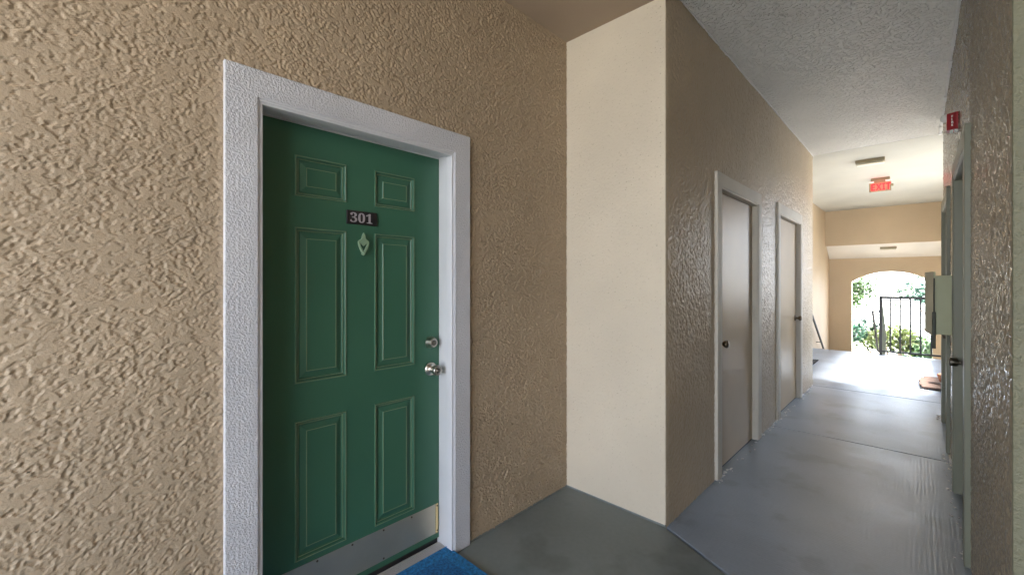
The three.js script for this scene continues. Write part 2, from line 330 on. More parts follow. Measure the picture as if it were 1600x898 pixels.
  const a = new THREE.Path(), ax0 = -1.175, ax1 = 0.215, ay = 1.345, rise = 0.235, hw = (ax1 - ax0) / 2, R = (hw * hw + rise * rise) / (2 * rise), am = Math.asin(hw / R);
  a.moveTo(ax0, -0.55); a.lineTo(ax1, -0.55); a.lineTo(ax1, ay); a.absarc((ax0 + ax1) / 2, ay + rise - R, R, Math.PI / 2 - am, Math.PI / 2 + am, false); a.lineTo(ax0, -0.55); s.holes.push(a);
  const g = new THREE.ExtrudeGeometry(s, { depth: 0.22, bevelEnabled: false, curveSegments: 24 }); g.translate(0, 0, -ZFAR - 0.22);
  const aw = one('arch_wall', uvMetres(plain(g)), m_landing, 'far stucco wall pierced by a bright arched opening', 'wall');
}

// ---------------------------------------------------------------- floors, stairs, ceilings
{
  const f = new THREE.Group(); f.name = 'floor'; f.userData.kind = 'structure'; scene.add(f);
  const g = 0.007, add = (pts, m) => { part(f, 'slab', slab(pts, -0.05, 0), m); };
  const far = (z) => [[XL - 0.001, z], [XR + 0.001, z]];
  add([[XD - 0.3, ZB], [XO, ZB], [XO, ZN - g], [XR - 0.0, ZN - g], [XL, ZR - g], [XL, ZR + 0.05], [XD - 0.3, ZR + 0.05]], m_floorSmooth);
  add([[XL - 0.3, ZR + 0.0 + g], [XL, ZR + g], [XR, ZN + g], [XR + 0.3, ZN + g], [XR + 0.3, 4.575 - g], [XL - 0.3, 4.575 - g]], m_floor);
  add([[XL - 0.3, 4.575 + g], [XR + 0.3, 4.575 + g], [XR + 0.3, 6.72 - g], [XL - 0.3, 6.72 - g]], m_floor);
  add([[XW, 6.72 + g], [XE, 6.72 + g], [XE, ZEDGE], [XW, ZEDGE]], m_floor);
  part(f, 'paint_edge', [box(XD, XL + 0.001, 0.0005, 0.011, ZR - 0.0085, ZR - 0.001, 0.001), box(XD, XD + 0.0075, 0.0005, 0.009, 1.435, ZR - 0.008, 0.001)], m_floorSmooth);
  part(f, 'subfloor', [slab([[XD - 0.3, ZB], [XE + 0.3, ZB], [XE + 0.3, ZEDGE - 0.02], [XD - 0.3, ZEDGE - 0.02]], -0.25, -0.055, 0)], m_joint);
}
{
  const st = thing('stair_flight', 'concrete stairs going down from the landing towards the arched opening', 'stairs', [-1.05, YMID, 11.6]);
  const n = 6, rise = -YMID / n, run = 0.27;
  for (let i = 1; i < n; i++) part(st, 'step', box(XW + 0.01, -0.56, -rise * i - 0.16, -rise * i, ZEDGE + 0.004 + (i - 1) * run, ZEDGE + i * run + 0.02, 0.006), m_concrete);
  part(st, 'mid_landing', box(XW + 0.01, XE - 0.01, YMID - 0.2, YMID, ZEDGE + (n - 1) * run, ZFAR - 0.01), m_concrete);
}
{
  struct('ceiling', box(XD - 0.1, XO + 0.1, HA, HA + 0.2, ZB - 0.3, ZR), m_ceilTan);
}
{
  const c = new THREE.Group(); c.name = numbered('ceiling'); c.userData.kind = 'structure'; scene.add(c);
  // over the corridor it starts at the line between the two corners
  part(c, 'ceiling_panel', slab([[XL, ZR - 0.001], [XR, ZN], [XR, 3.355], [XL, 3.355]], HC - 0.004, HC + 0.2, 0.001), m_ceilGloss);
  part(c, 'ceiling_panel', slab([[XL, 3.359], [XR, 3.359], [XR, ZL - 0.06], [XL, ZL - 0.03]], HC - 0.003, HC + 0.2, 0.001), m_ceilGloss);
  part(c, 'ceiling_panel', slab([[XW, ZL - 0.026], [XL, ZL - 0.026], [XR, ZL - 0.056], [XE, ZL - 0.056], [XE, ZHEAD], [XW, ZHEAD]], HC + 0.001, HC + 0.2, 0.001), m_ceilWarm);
  part(c, 'joint_bead', [sqBar([XL, HC, ZL - 0.028], [XR, HC, ZL - 0.058], 0.008, 0.012)], m_caulk);
  part(c, 'edge_strip', box(XR - 0.055, XR + 0.002, HC - 0.012, HC - 0.004, ZN, ZL - 0.1), m_ceilGloss);
  part(c, 'roof_slab', slab([[XD - 0.3, ZB - 0.4], [XE + 0.4, ZB - 0.4], [XE + 0.4, ZFAR + 0.4], [XD - 0.3, ZFAR + 0.4]], HC + 0.21, HC + 0.4, 0.01), m_concrete);
  // caulk lines, uneven, along both upper edges
  const bead = (x, dx, y, z0, z1, r) => { const out = []; let z = z0; while (z < z1) { const l = rr(0.05, 0.16), k = r * rr(0.5, 1.3); out.push(sqBar([x + dx * rr(0, 0.004), y, z], [x + dx * rr(0, 0.004), y, Math.min(z1, z + l + 0.01)], k, k)); z += l; } return out; };
  part(c, 'caulk_line', bead(XL + 0.008, 1, HC - 0.006, 2.5, ZL, 0.011), m_caulk);
  part(c, 'caulk_line', bead(XR - 0.01, -1, HC - 0.02, 2.2, ZL - 0.1, 0.02), m_caulk);
}
{ // sloping soffit between header and far wall
  const s = new THREE.Shape([[ZHEAD + 0.138, 2.21], [ZFAR + 0.01, 1.895], [ZFAR + 0.01, 2.05], [ZHEAD + 0.138, 2.36]].map(p => new THREE.Vector2(...p)));
  const g = new THREE.ExtrudeGeometry(s, { depth: XE - XW - 0.004, bevelEnabled: false }); g.rotateY(Math.PI / 2); g.translate(XW + 0.002, 0, 0);
  const q = uvMetres(plain(g));
  struct('ceiling', q, m_soffit);
}

// ---------------------------------------------------------------- the green front door
function panelGeo(z0, z1, y0, y1, X, prof) {              // nested rectangles: prof [inset, out from X]
  const P = [];
  const loop = ([i, d]) => [[X + d, y0 + i, -(z0 + i)], [X + d, y0 + i, -(z1 - i)], [X + d, y1 - i, -(z1 - i)], [X + d, y1 - i, -(z0 + i)]];
  const quad = (a, b, c, d) => P.push(...a, ...b, ...c, ...a, ...c, ...d);
  for (let k = 0; k + 1 < prof.length; k++) { const A = loop(prof[k]), B = loop(prof[k + 1]); for (let e = 0; e < 4; e++) quad(A[e], A[(e + 1) % 4], B[(e + 1) % 4], B[e]); }
  const L = loop(prof[prof.length - 1]); quad(...L);
  const g = new THREE.BufferGeometry(); g.setAttribute('position', new THREE.BufferAttribute(new Float32Array(P), 3)); g.computeVertexNormals();
  return uvMetres(g);
}
const font = await new FontLoader().loadAsync('fonts/droid/droid_serif_bold.typeface.json');
const fontSans = await new FontLoader().loadAsync('fonts/droid/droid_sans_bold.typeface.json');
{
  const XF = -1.79, Z0 = 0.47, Z1 = 1.321, Y0 = 0.04, Y1 = 1.987;
  const t = thing('front_door', 'green six-panel front door numbered 301 in a rough white surround', 'door', [XF, 0, 0.9]);
  // rough white band on the wall
  const zo0 = 0.352, zo1 = 1.422, yo = 2.1, xb = XD + 0.024, zi0 = 0.452, zi1 = 1.322, yi = 2.003;
  const sr = new THREE.Shape([[zo0, 0.002], [zi0, 0.002], [zi0, yi], [zi1, yi], [zi1, 0.002], [zo1, 0.002], [zo1, yo], [zo0, yo]].map(p => new THREE.Vector2(...p)));
  const sg = new THREE.ExtrudeGeometry(sr, { depth: 0.026, bevelEnabled: true, bevelThickness: 0.003, bevelSize: 0.003, bevelOffset: -0.003, bevelSegments: 2 });
  sg.rotateY(Math.PI / 2); sg.translate(xb - 0.029, 0, 0);
  part(t, 'door_surround', uvMetres(plain(sg)), m_band);
  // jamb with its moulding and stop
  const jx0 = XF - 0.07, jx1 = xb - 0.004;
  part(t, 'door_jamb', [
    box(jx0, jx1, 0.002, yi - 0.002, zi1 - 0.006, zi1 + 0.03, 0.002), box(jx0, jx1, 0.002, yi - 0.002, zi0 - 0.03, zi0 + 0.006, 0.002), box(jx0, jx1, yi - 0.008, yi + 0.02, zi0 - 0.03, zi1 + 0.03, 0.002),
    box(XD - 0.025, jx1 - 0.002, 0.002, yi - 0.01, zi1 - 0.016, zi1 - 0.004, 0.004), box(XD - 0.025, jx1 - 0.002, 0.002, yi - 0.01, zi0 + 0.004, zi0 + 0.016, 0.004), box(XD - 0.025, jx1 - 0.002, yi - 0.02, yi - 0.006, zi0 + 0.005, zi1 - 0.005, 0.004),
    box(XF - 0.06, XF - 0.012 + 0.01, 0.002, yi - 0.01, zi1 - 0.012, zi1 - 0.004), box(XF - 0.06, XF - 0.002, yi - 0.014, yi - 0.006, zi0, zi1 - 0.005)], m_jamb);
  // leaf with six sunk panels
  const panels = [[0.613, 0.825, 1.698, 1.864], [0.954, 1.168, 1.698, 1.864], [0.613, 0.825, 0.95, 1.577], [0.954, 1.168, 0.95, 1.577], [0.613, 0.825, 0.24, 0.8], [0.954, 1.168, 0.24, 0.8]];
  const ls = new THREE.Shape([[Z0, Y0], [Z1 - 0.006, Y0], [Z1 - 0.006, Y1], [Z0, Y1]].map(p => new THREE.Vector2(...p)));
  for (const [a, b, c, d] of panels) ls.holes.push(new THREE.Path([[a, c], [a, d], [b, d], [b, c]].map(p => new THREE.Vector2(...p))));
  const lg = new THREE.ExtrudeGeometry(ls, { depth: 0.04, bevelEnabled: false }); lg.rotateY(Math.PI / 2); 
  // rotateY(90) takes shape x to -z, depth to +x
  lg.translate(XF - 0.04, 0, 0);
  const leaf = part(t, 'door_leaf', uvMetres(plain(lg)), m_green);
  const prof = [[0, 0], [0.0015, 0.0028], [0.006, 0.0035], [0.0095, 0.001], [0.012, -0.006], [0.0165, -0.0055], [0.019, -0.0085], [0.024, -0.009], [0.043, -0.0035], [0.0455, -0.0005], [0.048, 0.0]];
  for (const [a, b, c, d] of panels) {
    part(leaf, 'door_panel', panelGeo(a, b, c, d, XF, prof), m_green);
    const ring = (i0, i1, out) => { const o = []; for (const q of [box(XF - 0.012, XF + out, c + i0, d - i0, a + i0, a + i1), box(XF - 0.012, XF + out, c + i0, d - i0, b - i1, b - i0), box(XF - 0.012, XF + out, c + i0, c + i1, a + i1, b - i1), box(XF - 0.012, XF + out, d - i1, d - i0, a + i1, b - i1)]) o.push(q); return o; };
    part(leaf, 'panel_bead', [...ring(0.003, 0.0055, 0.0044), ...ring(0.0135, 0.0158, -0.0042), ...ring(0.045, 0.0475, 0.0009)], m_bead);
  }
  // kick plate, its peeled brass end and screws
  const kp = part(t, 'kick_plate', box(XF + 0.0005, XF + 0.003, 0.068, 0.218, 0.5, 1.291, 0.001), m_plate);
  part(kp, 'brass_end', box(XF + 0.0005, XF + 0.0032, 0.068, 0.2185, 1.2915, 1.309, 0.001), m_brass);
  const scr = []; for (const [z, y] of [[1.302, 0.206], [1.302, 0.08], [1.15, 0.208], [1.0, 0.208], [0.85, 0.208], [0.7, 0.208], [1.0, 0.078], [0.8, 0.078]]) scr.push(lathe([[0.0045, 0], [0.004, 0.0015], [0, 0.0022]], [XF + 0.003, y, z], [1, 0, 0], 12));
  for (const s of scr) part(kp, 'screw', s, m_bronze);
  // number plate
  const np = part(t, 'number_plate', box(XF + 0.0005, XF + 0.008, 1.609, 1.669, 0.823, 0.966, 0.002), m_black);
  const tg = new TextGeometry('301', { font, size: 0.042, depth: 0.0015, curveSegments: 6 }); tg.computeBoundingBox();
  const bb = tg.boundingBox; tg.scale(1.1, 1, 1); tg.translate(-(bb.max.x + bb.min.x) * 0.55, -(bb.max.y + bb.min.y) / 2, 0); tg.rotateY(Math.PI / 2); tg.translate(XF + 0.0078, 1.639, -0.8945);
  part(np, 'number', plain(tg), m_silver);
  // knocker
  const kz = 0.897, ky = 1.52;
  const ks = new THREE.Shape(); ks.moveTo(0, -0.045); ks.bezierCurveTo(0.012, -0.03, 0.024, -0.005, 0.0245, 0.014); ks.bezierCurveTo(0.02, 0.022, 0.01, 0.022, 0.007, 0.03); ks.lineTo(0.006, 0.04); ks.lineTo(0, 0.052); ks.lineTo(-0.006, 0.04); ks.lineTo(-0.007, 0.03); ks.bezierCurveTo(-0.01, 0.022, -0.02, 0.022, -0.0245, 0.014); ks.bezierCurveTo(-0.024, -0.005, -0.012, -0.03, 0, -0.045);
  const kh = new THREE.Path(); kh.moveTo(0, -0.029); kh.quadraticCurveTo(0.013, -0.014, 0.0185, 0.011); kh.quadraticCurveTo(0.008, 0.003, 0, -0.004); kh.quadraticCurveTo(-0.008, 0.003, -0.0185, 0.011); kh.quadraticCurveTo(-0.013, -0.014, 0, -0.029); ks.holes.push(kh);
  const kg = new THREE.ExtrudeGeometry(ks, { depth: 0.006, bevelEnabled: true, bevelThickness: 0.003, bevelSize: 0.001, bevelSegments: 2, curveSegments: 8 }); kg.rotateY(Math.PI / 2); kg.translate(XF + 0.008, ky, -kz);
  const kn = part(t, 'knocker', plain(kg), m_verdigris);
  part(kn, 'striker', [lathe([[0, 0.02], [0.006, 0.018], [0.0075, 0.011], [0.006, 0.0]], [XF + 0.001, ky - 0.038, kz], [1, 0, 0], 14), lathe([[0.006, 0], [0.006, 0.009], [0, 0.012]], [XF, ky + 0.034, kz], [1, 0, 0], 14)], m_verdigris);
  // deadbolt and knob
  const db = part(t, 'deadbolt', lathe([[0.031, 0], [0.031, 0.006], [0.028, 0.012], [0.0225, 0.03], [0.0215, 0.032], [0, 0.032]], [XF, 1.05, 1.262], [1, 0, 0]), m_nickel);
  part(db, 'key_cylinder', lathe([[0.0135, 0], [0.0135, 0.0335], [0.012, 0.0345], [0, 0.0345]], [XF, 1.05, 1.262], [1, 0, 0], 20), m_keyway);
  const kb = part(t, 'door_knob', lathe([[0.034, 0], [0.034, 0.004], [0.03, 0.012], [0.016, 0.016], [0.0145, 0.028], [0.019, 0.036], [0.0255, 0.048], [0.0265, 0.058], [0.0235, 0.067], [0.021, 0.068], [0, 0.068]], [XF, 0.915, 1.262], [1, 0, 0]), m_nickel);
  part(kb, 'key_cylinder', lathe([[0.0125, 0.05], [0.0125, 0.0695], [0, 0.0705]], [XF, 0.915, 1.262], [1, 0, 0], 20), m_keyway);
  // threshold: ribbed aluminium
  const th = [box(XF - 0.08, XD + 0.02, 0.001, 0.012, zi0 + 0.006, zi1 - 0.007, 0.003)];
  for (let i = 0; i < 9; i++) th.push(box(XF + 0.005 + i * 0.0115, XF + 0.011 + i * 0.0115, 0.01, 0.0165 - 0.0004 * i, zi0 + 0.006, zi1 - 0.007, 0.0015));
  part(t, 'threshold', th, m_alu);
  part(t, 'door_sweep', box(XF - 0.035, XF - 0.006, 0.012, 0.041, Z0, Z1 - 0.008), m_black);
}

// ---------------------------------------------------------------- plain corridor doors
function corridorDoor(name, label, X, n, z0, z1, y1, o) {     // z0..z1: clear opening
  const t = thing(name, label, 'door', [X, 0, (z0 + z1) / 2], o.group);
  const B = (d0, d1, ya, yb, za, zb, r) => box(X + n * d0, X + n * d1, ya, yb, za, zb, r);
  const c0 = o.near, c1 = o.far, e = 0.026;
  const fr = part(t, 'door_frame', [B(-0.004, e, 0.003, o.top, z0 - c0, z0, 0.004), B(-0.004, e, 0.003, o.top, z1, z1 + c1, 0.004), B(-0.004, e - 0.001, y1, o.top - 0.001, z0 - 0.004, z1 + 0.004, 0.004),
    B(-0.12, e - 0.006, 0.003, y1 - 0.001, z0 - 0.02, z0 + 0.012, 0.003), B(-0.12, e - 0.006, 0.003, y1 - 0.001, z1 - 0.012, z1 + 0.02, 0.003), B(-0.12, e - 0.006, y1 - 0.012, y1 + 0.02, z0 - 0.02, z1 + 0.02, 0.003)], o.frame);
  const d = o.sunk;
  part(t, 'door_leaf', B(-d - 0.045, -d, 0.014, y1 - 0.016, z0 + 0.015, z1 - 0.015, 0.002), o.leaf);
  const hz = o.hinge > 0 ? z1 - 0.012 : z0 + 0.012;
  for (const y of [0.3, 1.08, 1.8]) {
    const h = part(t, 'hinge', [bar([X + n * (-d + 0.006), y - 0.05, hz - o.hinge * 0.006], [X + n * (-d + 0.006), y + 0.05, hz - o.hinge * 0.006], 0.0065, 10), B(-d + 0.006, -d + 0.044, y - 0.05, y + 0.05, hz - 0.002, hz + 0.0015)], o.hingeMat);
  }
  const kz = o.hinge > 0 ? z0 + 0.075 : z1 - 0.075;
  const k = part(t, 'door_knob', o.knob === 'lever'
    ? lathe([[0.03, 0], [0.03, 0.008], [0.013, 0.012], [0.012, 0.028], [0.024, 0.031], [0.026, 0.062], [0.024, 0.068], [0, 0.07]], [X - n * d, o.ky, kz], [n, 0, 0], 22)
    : lathe([[0.033, 0], [0.033, 0.004], [0.028, 0.01], [0.013, 0.014], [0.012, 0.03], [0.02, 0.036], [0.028, 0.05], [0.027, 0.06], [0.02, 0.067], [0, 0.069]], [X - n * d, o.ky, kz], [n, 0, 0], 22), o.knobMat);
  part(t, 'gap_shadow', B(-0.11, -d - 0.004, 0.001, 0.013, z0 + 0.012, z1 - 0.012), m_black);  // black strip painted in as the shade under the leaf
  return t;
}
const common = { frame: m_casing, leaf: m_door, hingeMat: m_casing, knobMat: m_bronze, sunk: 0.024, near: 0.09, far: 0.085, top: 2.11, hinge: 1, ky: 0.915 };
corridorDoor('utility_door', 'tan flat utility door nearer the camera on the left corridor wall, knob at its left', XL, 1, 3.13, 4.065, 2.015, common);
corridorDoor('utility_door', 'farther tan flat utility door on the left corridor wall, knob at its right', XL, 1, 4.85, 5.86, 2.025, { ...common, hinge: -1, top: 2.13, ky: 0.935, far: 0.07 });
const rightD = { ...common, frame: m_casingGreen, leaf: m_doorGreen, hingeMat: m_casingGreen, knobMat: m_keyway };
corridorDoor('utility_door', 'grey green door on the right corridor wall beside the olive box, seen edge-on', XR, -1, 3.03, 3.93, 2.015, { ...rightD, far: 0.06, hinge: -1, knob: 'lever', ky: 0.85 });
corridorDoor('utility_door', 'grey green door behind the olive box, farthest on the right corridor wall', XR, -1, 4.87, 5.79, 2.025, { ...rightD, hinge: 1 });

// white paint flakes and caulk where the corridor wall meets the floor
function crumbs(name, label, X, n, spans, count) {
  const out = [];
  for (let i = 0; i < count; i++) {
    const [a, b] = spans[Math.floor(rnd() * spans.length)], z = rr(a, b), r = rr(0.003, 0.009);
    const g = new THREE.IcosahedronGeometry(r, 1); g.scale(1, 0.5, rr(1, 2.4)); g.rotateY(rr(-0.5, 0.5)); g.translate(X + n * (0.008 + Math.abs(rnd() + rnd() - 1) * 0.05), r * 0.3, -z); out.push(g);
  }
  for (const [a, b] of spans.slice(0, 2)) { let z = a; while (z < b) { const l = rr(0.05, 0.12), k = rr(0.006, 0.016); if (rnd() < 0.75) out.push(sqBar([X + n * 0.008, 0.004, z], [X + n * 0.008, 0.004, Math.min(b, z + l)], k, k * 0.8)); z += l; } }
  const o = one(name, out, m_caulk, label, 'paint flakes'); o.userData.kind = 'stuff'; return o;
}
crumbs('paint_flakes', 'white paint flakes and caulk along the foot of the left corridor wall', XL, 1, [[4.2, 4.8], [5.98, 6.7], [3.1, 4.1], [4.8, 5.9], [3.02, 3.35]], 80);
crumbs('paint_flakes', 'white paint flakes along the foot of the right corridor wall', XR, -1, [[4.07, 4.75], [5.9, 6.1], [2.9, 4.1]], 60);

// ---------------------------------------------------------------- things in the corridor
{ // olive wall box
  const t = thing('wall_box', 'olive plastic box on the right corridor wall with a dark strap hanging', 'box', [XR - 0.05, 1.0, 4.2]);
  const s = new THREE.Shape([[XR - 0.001, 4.0], [0.078, 4.0], [0.05, 4.3], [XR - 0.001, 4.3]].map(p => new THREE.Vector2(...p)));
  const g = new THREE.ExtrudeGeometry(s, { depth: 0.385, bevelEnabled: true, bevelSize: 0.004, bevelThickness: 0.004, bevelOffset: -0.004, bevelSegments: 2 }); g.rotateX(-Math.PI / 2); g.translate(0, 1.008, 0);
  part(t, 'box_body', uvMetres(plain(g)), m_box);
  const s2 = new THREE.Shape([[0.079, 3.995], [0.069, 3.995], [0.03, 4.31], [0.052, 4.315]].map(p => new THREE.Vector2(...p)));
  const g2 = new THREE.ExtrudeGeometry(s2, { depth: 0.425, bevelEnabled: true, bevelSize: 0.003, bevelThickness: 0.004, bevelOffset: -0.003, bevelSegments: 2 }); g2.rotateX(-Math.PI / 2); g2.translate(0, 0.995, 0);
  part(t, 'box_lid', uvMetres(plain(g2)), m_box);
  part(t, 'strap', [sqBar([0.072, 1.38, 3.988], [0.0715, 1.15, 3.985], 0.007, 0.006), box(0.062, 0.08, 0.91, 1.155, 3.978, 3.99, 0.004)], m_strap);
  part(t, 'latch', box(0.024, 0.034, 1.0, 1.015, 4.31, 4.325, 0.003), m_strap);
}
{ // fire alarm strobe
  const t = thing('fire_alarm', 'red fire alarm strobe high on the right corridor wall', 'fire alarm', [XR, 2.3, 3.9]);
  const s = new THREE.Shape([[XR + 0.002, 0], [XR - 0.014, 0], [XR - 0.052, 0.015], [XR - 0.052, 0.085], [XR - 0.014, 0.1], [XR + 0.002, 0.1]].map(p => new THREE.Vector2(...p)));
  const g = new THREE.ExtrudeGeometry(s, { depth: 0.1, bevelEnabled: true, bevelSize: 0.002, bevelThickness: 0.002, bevelSegments: 2 }); g.rotateX(-Math.PI / 2); g.translate(0, 2.315, -3.83);
  part(t, 'alarm_body', uvMetres(plain(g)), m_red);
  part(t, 'strobe_lens', [lathe([[0.026, 0], [0.025, 0.016], [0.017, 0.028], [0, 0.032]], [XR - 0.05, 2.4, 3.88], [-1, 0, 0], 18)], m_white);
  part(t, 'base_clip', [box(XR - 0.04, XR - 0.026, 2.296, 2.312, 3.84, 3.865, 0.003), box(XR - 0.02, XR - 0.006, 2.296, 2.312, 3.84, 3.865, 0.003)], m_white);
  const w = [];
  [...'FIRE'].forEach((ch, i) => { const l = new TextGeometry(ch, { font: fontSans, size: 0.013, depth: 0.001, curveSegments: 3 }); l.translate(XR - 0.036, 2.385 - i * 0.018, -3.8255); w.push(plain(l)); });
  part(t, 'lettering', w, m_white);
}
function ceilingLight(label, x0, x1, y, z0, z1, h) {
  const t = thing('ceiling_light', label, 'ceiling light', [(x0 + x1) / 2, y, (z0 + z1) / 2], 'box lights under the stair hall ceilings');
  part(t, 'light_body', box(x0, x1, y - h, y, z0, z1, 0.006), m_fixture);
  part(t, 'diffuser', box(x0 + 0.008, x1 - 0.008, y - h - 0.028, y - h - 0.001, z0 + 0.01, z1 - 0.01, 0.012), m_lens);
  return t;
}
ceilingLight('brown box light on the landing ceiling in front of the exit sign', -0.63, -0.325, HC - 0.0, 7.42, 7.56, 0.04);
ceilingLight('small brown light under the white sloping soffit above the arch', -0.64, -0.36, 2.135, 12.68, 12.8, 0.05);
{ // exit sign
  const t = thing('exit_sign', 'lit red EXIT sign hanging from the landing ceiling', 'exit sign', [-0.45, HC, 8.9]);
  part(t, 'sign_body', box(-0.58, -0.315, 2.785, 2.955, 8.9, 8.945, 0.006), m_fixture);
  part(t, 'canopy', [box(-0.56, -0.33, 2.955, 2.999, 8.89, 8.955, 0.004)], m_fixture);
  part(t, 'lamp_head', box(-0.585, -0.52, 2.925, 2.95, 8.86, 8.899, 0.006), m_white);
  part(t, 'lamp_head', box(-0.385, -0.31, 2.93, 2.955, 8.86, 8.899, 0.006), m_white);
  part(t, 'test_switch', box(-0.314, -0.29, 2.85, 2.89, 8.905, 8.94, 0.004), m_fixture);
  const g = new TextGeometry('EXIT', { font: fontSans, size: 0.105, depth: 0.004, curveSegments: 4 }); g.computeBoundingBox(); const b = g.boundingBox;
  g.scale(0.235 / (b.max.x - b.min.x), 1, 1); g.translate(-0.565, 2.803, -8.9);
  part(t, 'sign_letters', plain(g), m_exitRed);
  const lamp = new THREE.PointLight(lin(1, 0.03, 0.04), 0.005, 4); lamp.position.set(0.0, -0.12, 0.06); lamp.castShadow = true; t.add(lamp);
}
{ // blue door mat, askew
  const t = thing('door_mat', 'blue carpet doormat on the floor at the green door', 'mat', [-1.5, 0, 1.0]);
  const mat = (w, d, h, r) => { const g = new RoundedBoxGeometry(w, h, d, 2, r); return g; };
  const place = g => { g.translate(0.23, 0, 0.38); g.translate(-1.732, 0.008, -1.325); return uvMetres(plain(g)); };
  part(t, 'mat_backing', place(mat(0.46, 0.76, 0.01, 0.004)), m_darkMat);
  const pile = mat(0.448, 0.748, 0.012, 0.005); pile.translate(0, 0.008, 0);
  part(t, 'mat_border', place(pile), m_mat);
  const inner = mat(0.32, 0.62, 0.012, 0.005); inner.translate(0, 0.0105, 0);
  part(t, 'mat_pile', place(inner), m_matDark);
  const ribs = []; for (let i = 0; i < 26; i++) { const q = mat(0.01, 0.744, 0.004, 0.0018); q.translate(-0.215 + i * 0.0172, 0.0135, 0); if (Math.abs(-0.215 + i * 0.0172) > 0.165) ribs.push(place(q)); }
  const rb = part(t, 'mat_rib', ribs, m_mat); rb.userData.kind = 'stuff';
}
one('door_mat', box(-1.585, -1.24, 0.002, 0.018, 8.3, 8.85, 0.005), m_darkMat, 'black doormat showing past the end of the left corridor wall', 'mat');
{ // wooden slat mat with a terracotta piece on it
  const t = thing('wooden_mat', 'weathered brown slatted wooden mat on the floor right of the landing', 'mat', [0.2, 0, 7.8]);
  const n = 6;
  for (let i = 0; i < n; i++) { const z = 7.42 + i * 0.14, x0 = [0.02, 0.0, 0.005, -0.005, 0.012, 0.05][i]; part(t, 'slat', box(x0, 0.6, 0.018, 0.042, z, z + 0.128, 0.008), m_wood); }
  part(t, 'batten', box(0.04, 0.08, 0.0, 0.02, 7.43, 8.24), m_wood);
  part(t, 'batten', box(0.5, 0.54, 0.0, 0.02, 7.43, 8.24), m_wood);
  one('clay_pot', lathe([[0, 0], [0.05, 0], [0.075, 0.05], [0.085, 0.1], [0.09, 0.1], [0.09, 0.125], [0.08, 0.128], [0.07, 0.1], [0, 0.095]], [0.255, 0.042, 7.72], [0, 1, 0], 20), m_terra, 'small terracotta pot standing on the wooden slat mat', 'pot');
}
{ // handrail on the left wall of the stairs
  const t = thing('handrail', 'dark handrail sloping down the left wall of the stairs', 'handrail', [-1.54, 0, 10.6]);
  const x = -1.54, a = [x, 0.95, 9.79], b = [x, -0.4, 12.07];
  part(t, 'rail', [bar([x, 0.95, 9.5], a, 0.02, 12), bar(a, b, 0.02, 12)], m_rail);
  for (const k of [0.12, 0.62]) { const p = [x, a[1] + (b[1] - a[1]) * k, a[2] + (b[2] - a[2]) * k]; part(t, 'bracket', [bar([x, p[1] - 0.07, p[2]], p, 0.007), bar([x, p[1] - 0.07, p[2]], [XW - 0.005, p[1] - 0.07, p[2]], 0.007)], m_rail); }
}
{ // guard at the landing's edge and down the stairs
  const t = thing('guard_rail', 'black metal guard rail with thin pickets at the edge of the landing', 'railing', [0.1, 0, 10.42]);
  const z = 10.4, x0 = -0.515;
  part(t, 'post', box(x0 - 0.022, x0 + 0.022, 0.0, 1.06, z - 0.022, z + 0.022, 0.003), m_iron);
  part(t, 'top_rail', box(x0 - 0.02, XE - 0.01, 1.035, 1.08, z - 0.022, z + 0.022, 0.004), m_iron);
  part(t, 'bottom_rail', box(x0, XE - 0.01, 0.05, 0.08, z - 0.015, z + 0.015, 0.003), m_iron);
  for (let i = 1; i < 10; i++) { const x = x0 + i * 0.1335; if (x > XE - 0.03) break; part(t, 'picket', box(x - 0.012, x + 0.012, 0.07, 1.05, z - 0.012, z + 0.012), m_iron); }
  const u = thing('stair_rail', 'dark stair railing sloping down behind the post of the guard rail', 'railing', [x0, 0, 10.6]);
  const sl = (zz) => -(zz - 10.45) * 0.6;
  part(u, 'sloping_rail', sqBar([x0, 1.03, 10.42], [x0, 1.03 + sl(12.0), 12.0], 0.04, 0.03), m_railGreen);
  part(u, 'lower_rail', sqBar([x0, 0.1, 10.42], [x0, 0.1 + sl(12.0), 12.0], 0.03, 0.025), m_railGreen);
  for (let i = 1; i < 12; i++) { const zz = 10.45 + i * 0.13; part(u, 'picket', box(x0 - 0.008, x0 + 0.008, 0.1 + sl(zz), 1.02 + sl(zz), zz - 0.008, zz + 0.008), m_railGreen); }
  part(u, 'end_loop', [bar([x0 - 0.13, 0.79, 10.5], [x0, 0.79, 10.5], 0.016), bar([x0 - 0.12, 0.79, 10.5], [x0 - 0.12, 0.79 - 0.95, 12.0], 0.018)], m_rail);
}

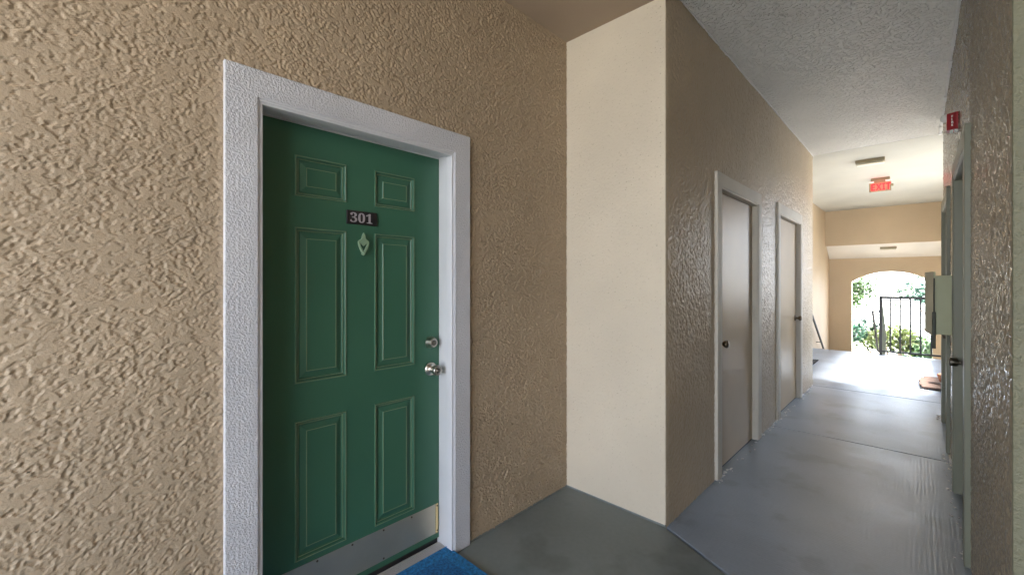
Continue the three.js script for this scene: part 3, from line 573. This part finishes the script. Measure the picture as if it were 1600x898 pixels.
// ---------------------------------------------------------------- outdoors: ground three floors down, trees beyond the arch
{
  const g = new THREE.PlaneGeometry(1600, 1600, 40, 40); g.rotateX(-Math.PI / 2); g.translate(0, -6.6, 0);
  struct('ground', uvMetres(plain(g)), m_ground);
}
function tree(label, x, z, top, rad, leaves, tint, leafSize = 0.2) {
  const base = -6.6, t = thing('leafy_tree', label, 'tree', [x, base, z], 'trees seen through the arch');
  const cy = top - rad * 0.9, limbs = [], P = (a, b, r0, r1) => { const A = new THREE.Vector3(a[0], a[1], -a[2]), B = new THREE.Vector3(b[0], b[1], -b[2]), d = B.clone().sub(A); const c = new THREE.CylinderGeometry(r1, r0, d.length(), 8); c.applyQuaternion(new THREE.Quaternion().setFromUnitVectors(new THREE.Vector3(0, 1, 0), d.clone().normalize())); c.translate((A.x + B.x) / 2, (A.y + B.y) / 2, (A.z + B.z) / 2); return c; };
  const fork = [x + rr(-0.2, 0.2), cy - rad * 0.9, z + rr(-0.2, 0.2)];
  limbs.push(P([x, base, z], fork, 0.2, 0.13));
  const tips = [];
  for (let i = 0; i < 9; i++) { const a = i / 9 * 6.283 + rr(-0.3, 0.3), e = rr(0.3, 1.3), l = rad * rr(0.6, 0.95); const tip = [fork[0] + Math.cos(a) * Math.cos(e) * l, fork[1] + rad * 0.55 + Math.sin(e) * l, fork[2] + Math.sin(a) * Math.cos(e) * l]; limbs.push(P(fork, tip, 0.07, 0.02)); tips.push(tip); for (let k = 0; k < 3; k++) { const q = [tip[0] + rr(-0.5, 0.5) * rad * 0.6, tip[1] + rr(-0.2, 0.6) * rad * 0.6, tip[2] + rr(-0.5, 0.5) * rad * 0.6]; limbs.push(P(tip, q, 0.02, 0.008)); tips.push(q); } }
  part(t, 'trunk', limbs.map(plain), m_bark);
  const pos = [], nor = [], col = [];
  const clumps = tips.map(p => ({ p, r: rad * rr(0.16, 0.34), k: rr(0.6, 1.35) }));
  const v = new THREE.Vector3(), n = new THREE.Vector3(), s = new THREE.Vector3(), q = new THREE.Vector3();
  for (let i = 0; i < leaves; i++) {
    const c = clumps[Math.floor(rnd() * clumps.length)];
    v.set(rr(-1, 1), rr(-1, 1), rr(-1, 1)); if (v.lengthSq() > 1) v.normalize(); v.multiplyScalar(c.r * 1.2); v.y *= 0.7;
    v.add(s.set(c.p[0], c.p[1], -c.p[2]));
    n.set(rr(-1, 1), rr(-0.2, 1), rr(-1, 1)).normalize(); s.set(rr(-1, 1), rr(-1, 1), rr(-1, 1)).cross(n).normalize(); q.crossVectors(n, s);
    const L = leafSize * rr(0.6, 1.2), Wd = L * 0.32, A = v.clone().addScaledVector(s, -L / 2), B = v.clone().addScaledVector(q, Wd).addScaledVector(n, 0.02), C = v.clone().addScaledVector(s, L / 2), D = v.clone().addScaledVector(q, -Wd).addScaledVector(n, 0.02);
    for (const p of [A, B, C, A, C, D]) { pos.push(p.x, p.y, p.z); nor.push(n.x, n.y, n.z); }
    const k = c.k * rr(0.75, 1.25), cc = [tint[0] * k, tint[1] * k, tint[2] * k]; for (let e = 0; e < 6; e++) col.push(...cc);
  }
  const g = new THREE.BufferGeometry(); g.setAttribute('position', new THREE.Float32BufferAttribute(pos, 3)); g.setAttribute('normal', new THREE.Float32BufferAttribute(nor, 3)); g.setAttribute('color', new THREE.Float32BufferAttribute(col, 3));
  part(t, 'crown', g, m_leaf);
}
tree('blue green tree low at the left edge of the arch', -2.5, 21, 0.1, 1.4, 1300, [0.5, 0.78, 0.64]);
tree('pale green tree rising at the left of the arch', -3.4, 27, 2.5, 2.2, 2200, [0.55, 0.75, 0.45]);
tree('yellow green tree low behind the guard rail pickets', -0.9, 23, -0.3, 1.3, 1100, [0.7, 0.82, 0.45]);
tree('pale tree behind the top of the guard rail', 1.3, 37, 2.6, 2.6, 2200, [0.5, 0.7, 0.48]);
tree('blue green tree behind the olive box at the right of the arch', 1.6, 29, 2.4, 1.9, 1800, [0.5, 0.76, 0.66]);
tree('dark green tree low at the right of the arch', 0.6, 22, -0.6, 1.3, 1100, [0.54, 0.76, 0.5]);

scene.traverse(o => { if (o.isMesh) shade(o); });
renderer.render(scene, camera);
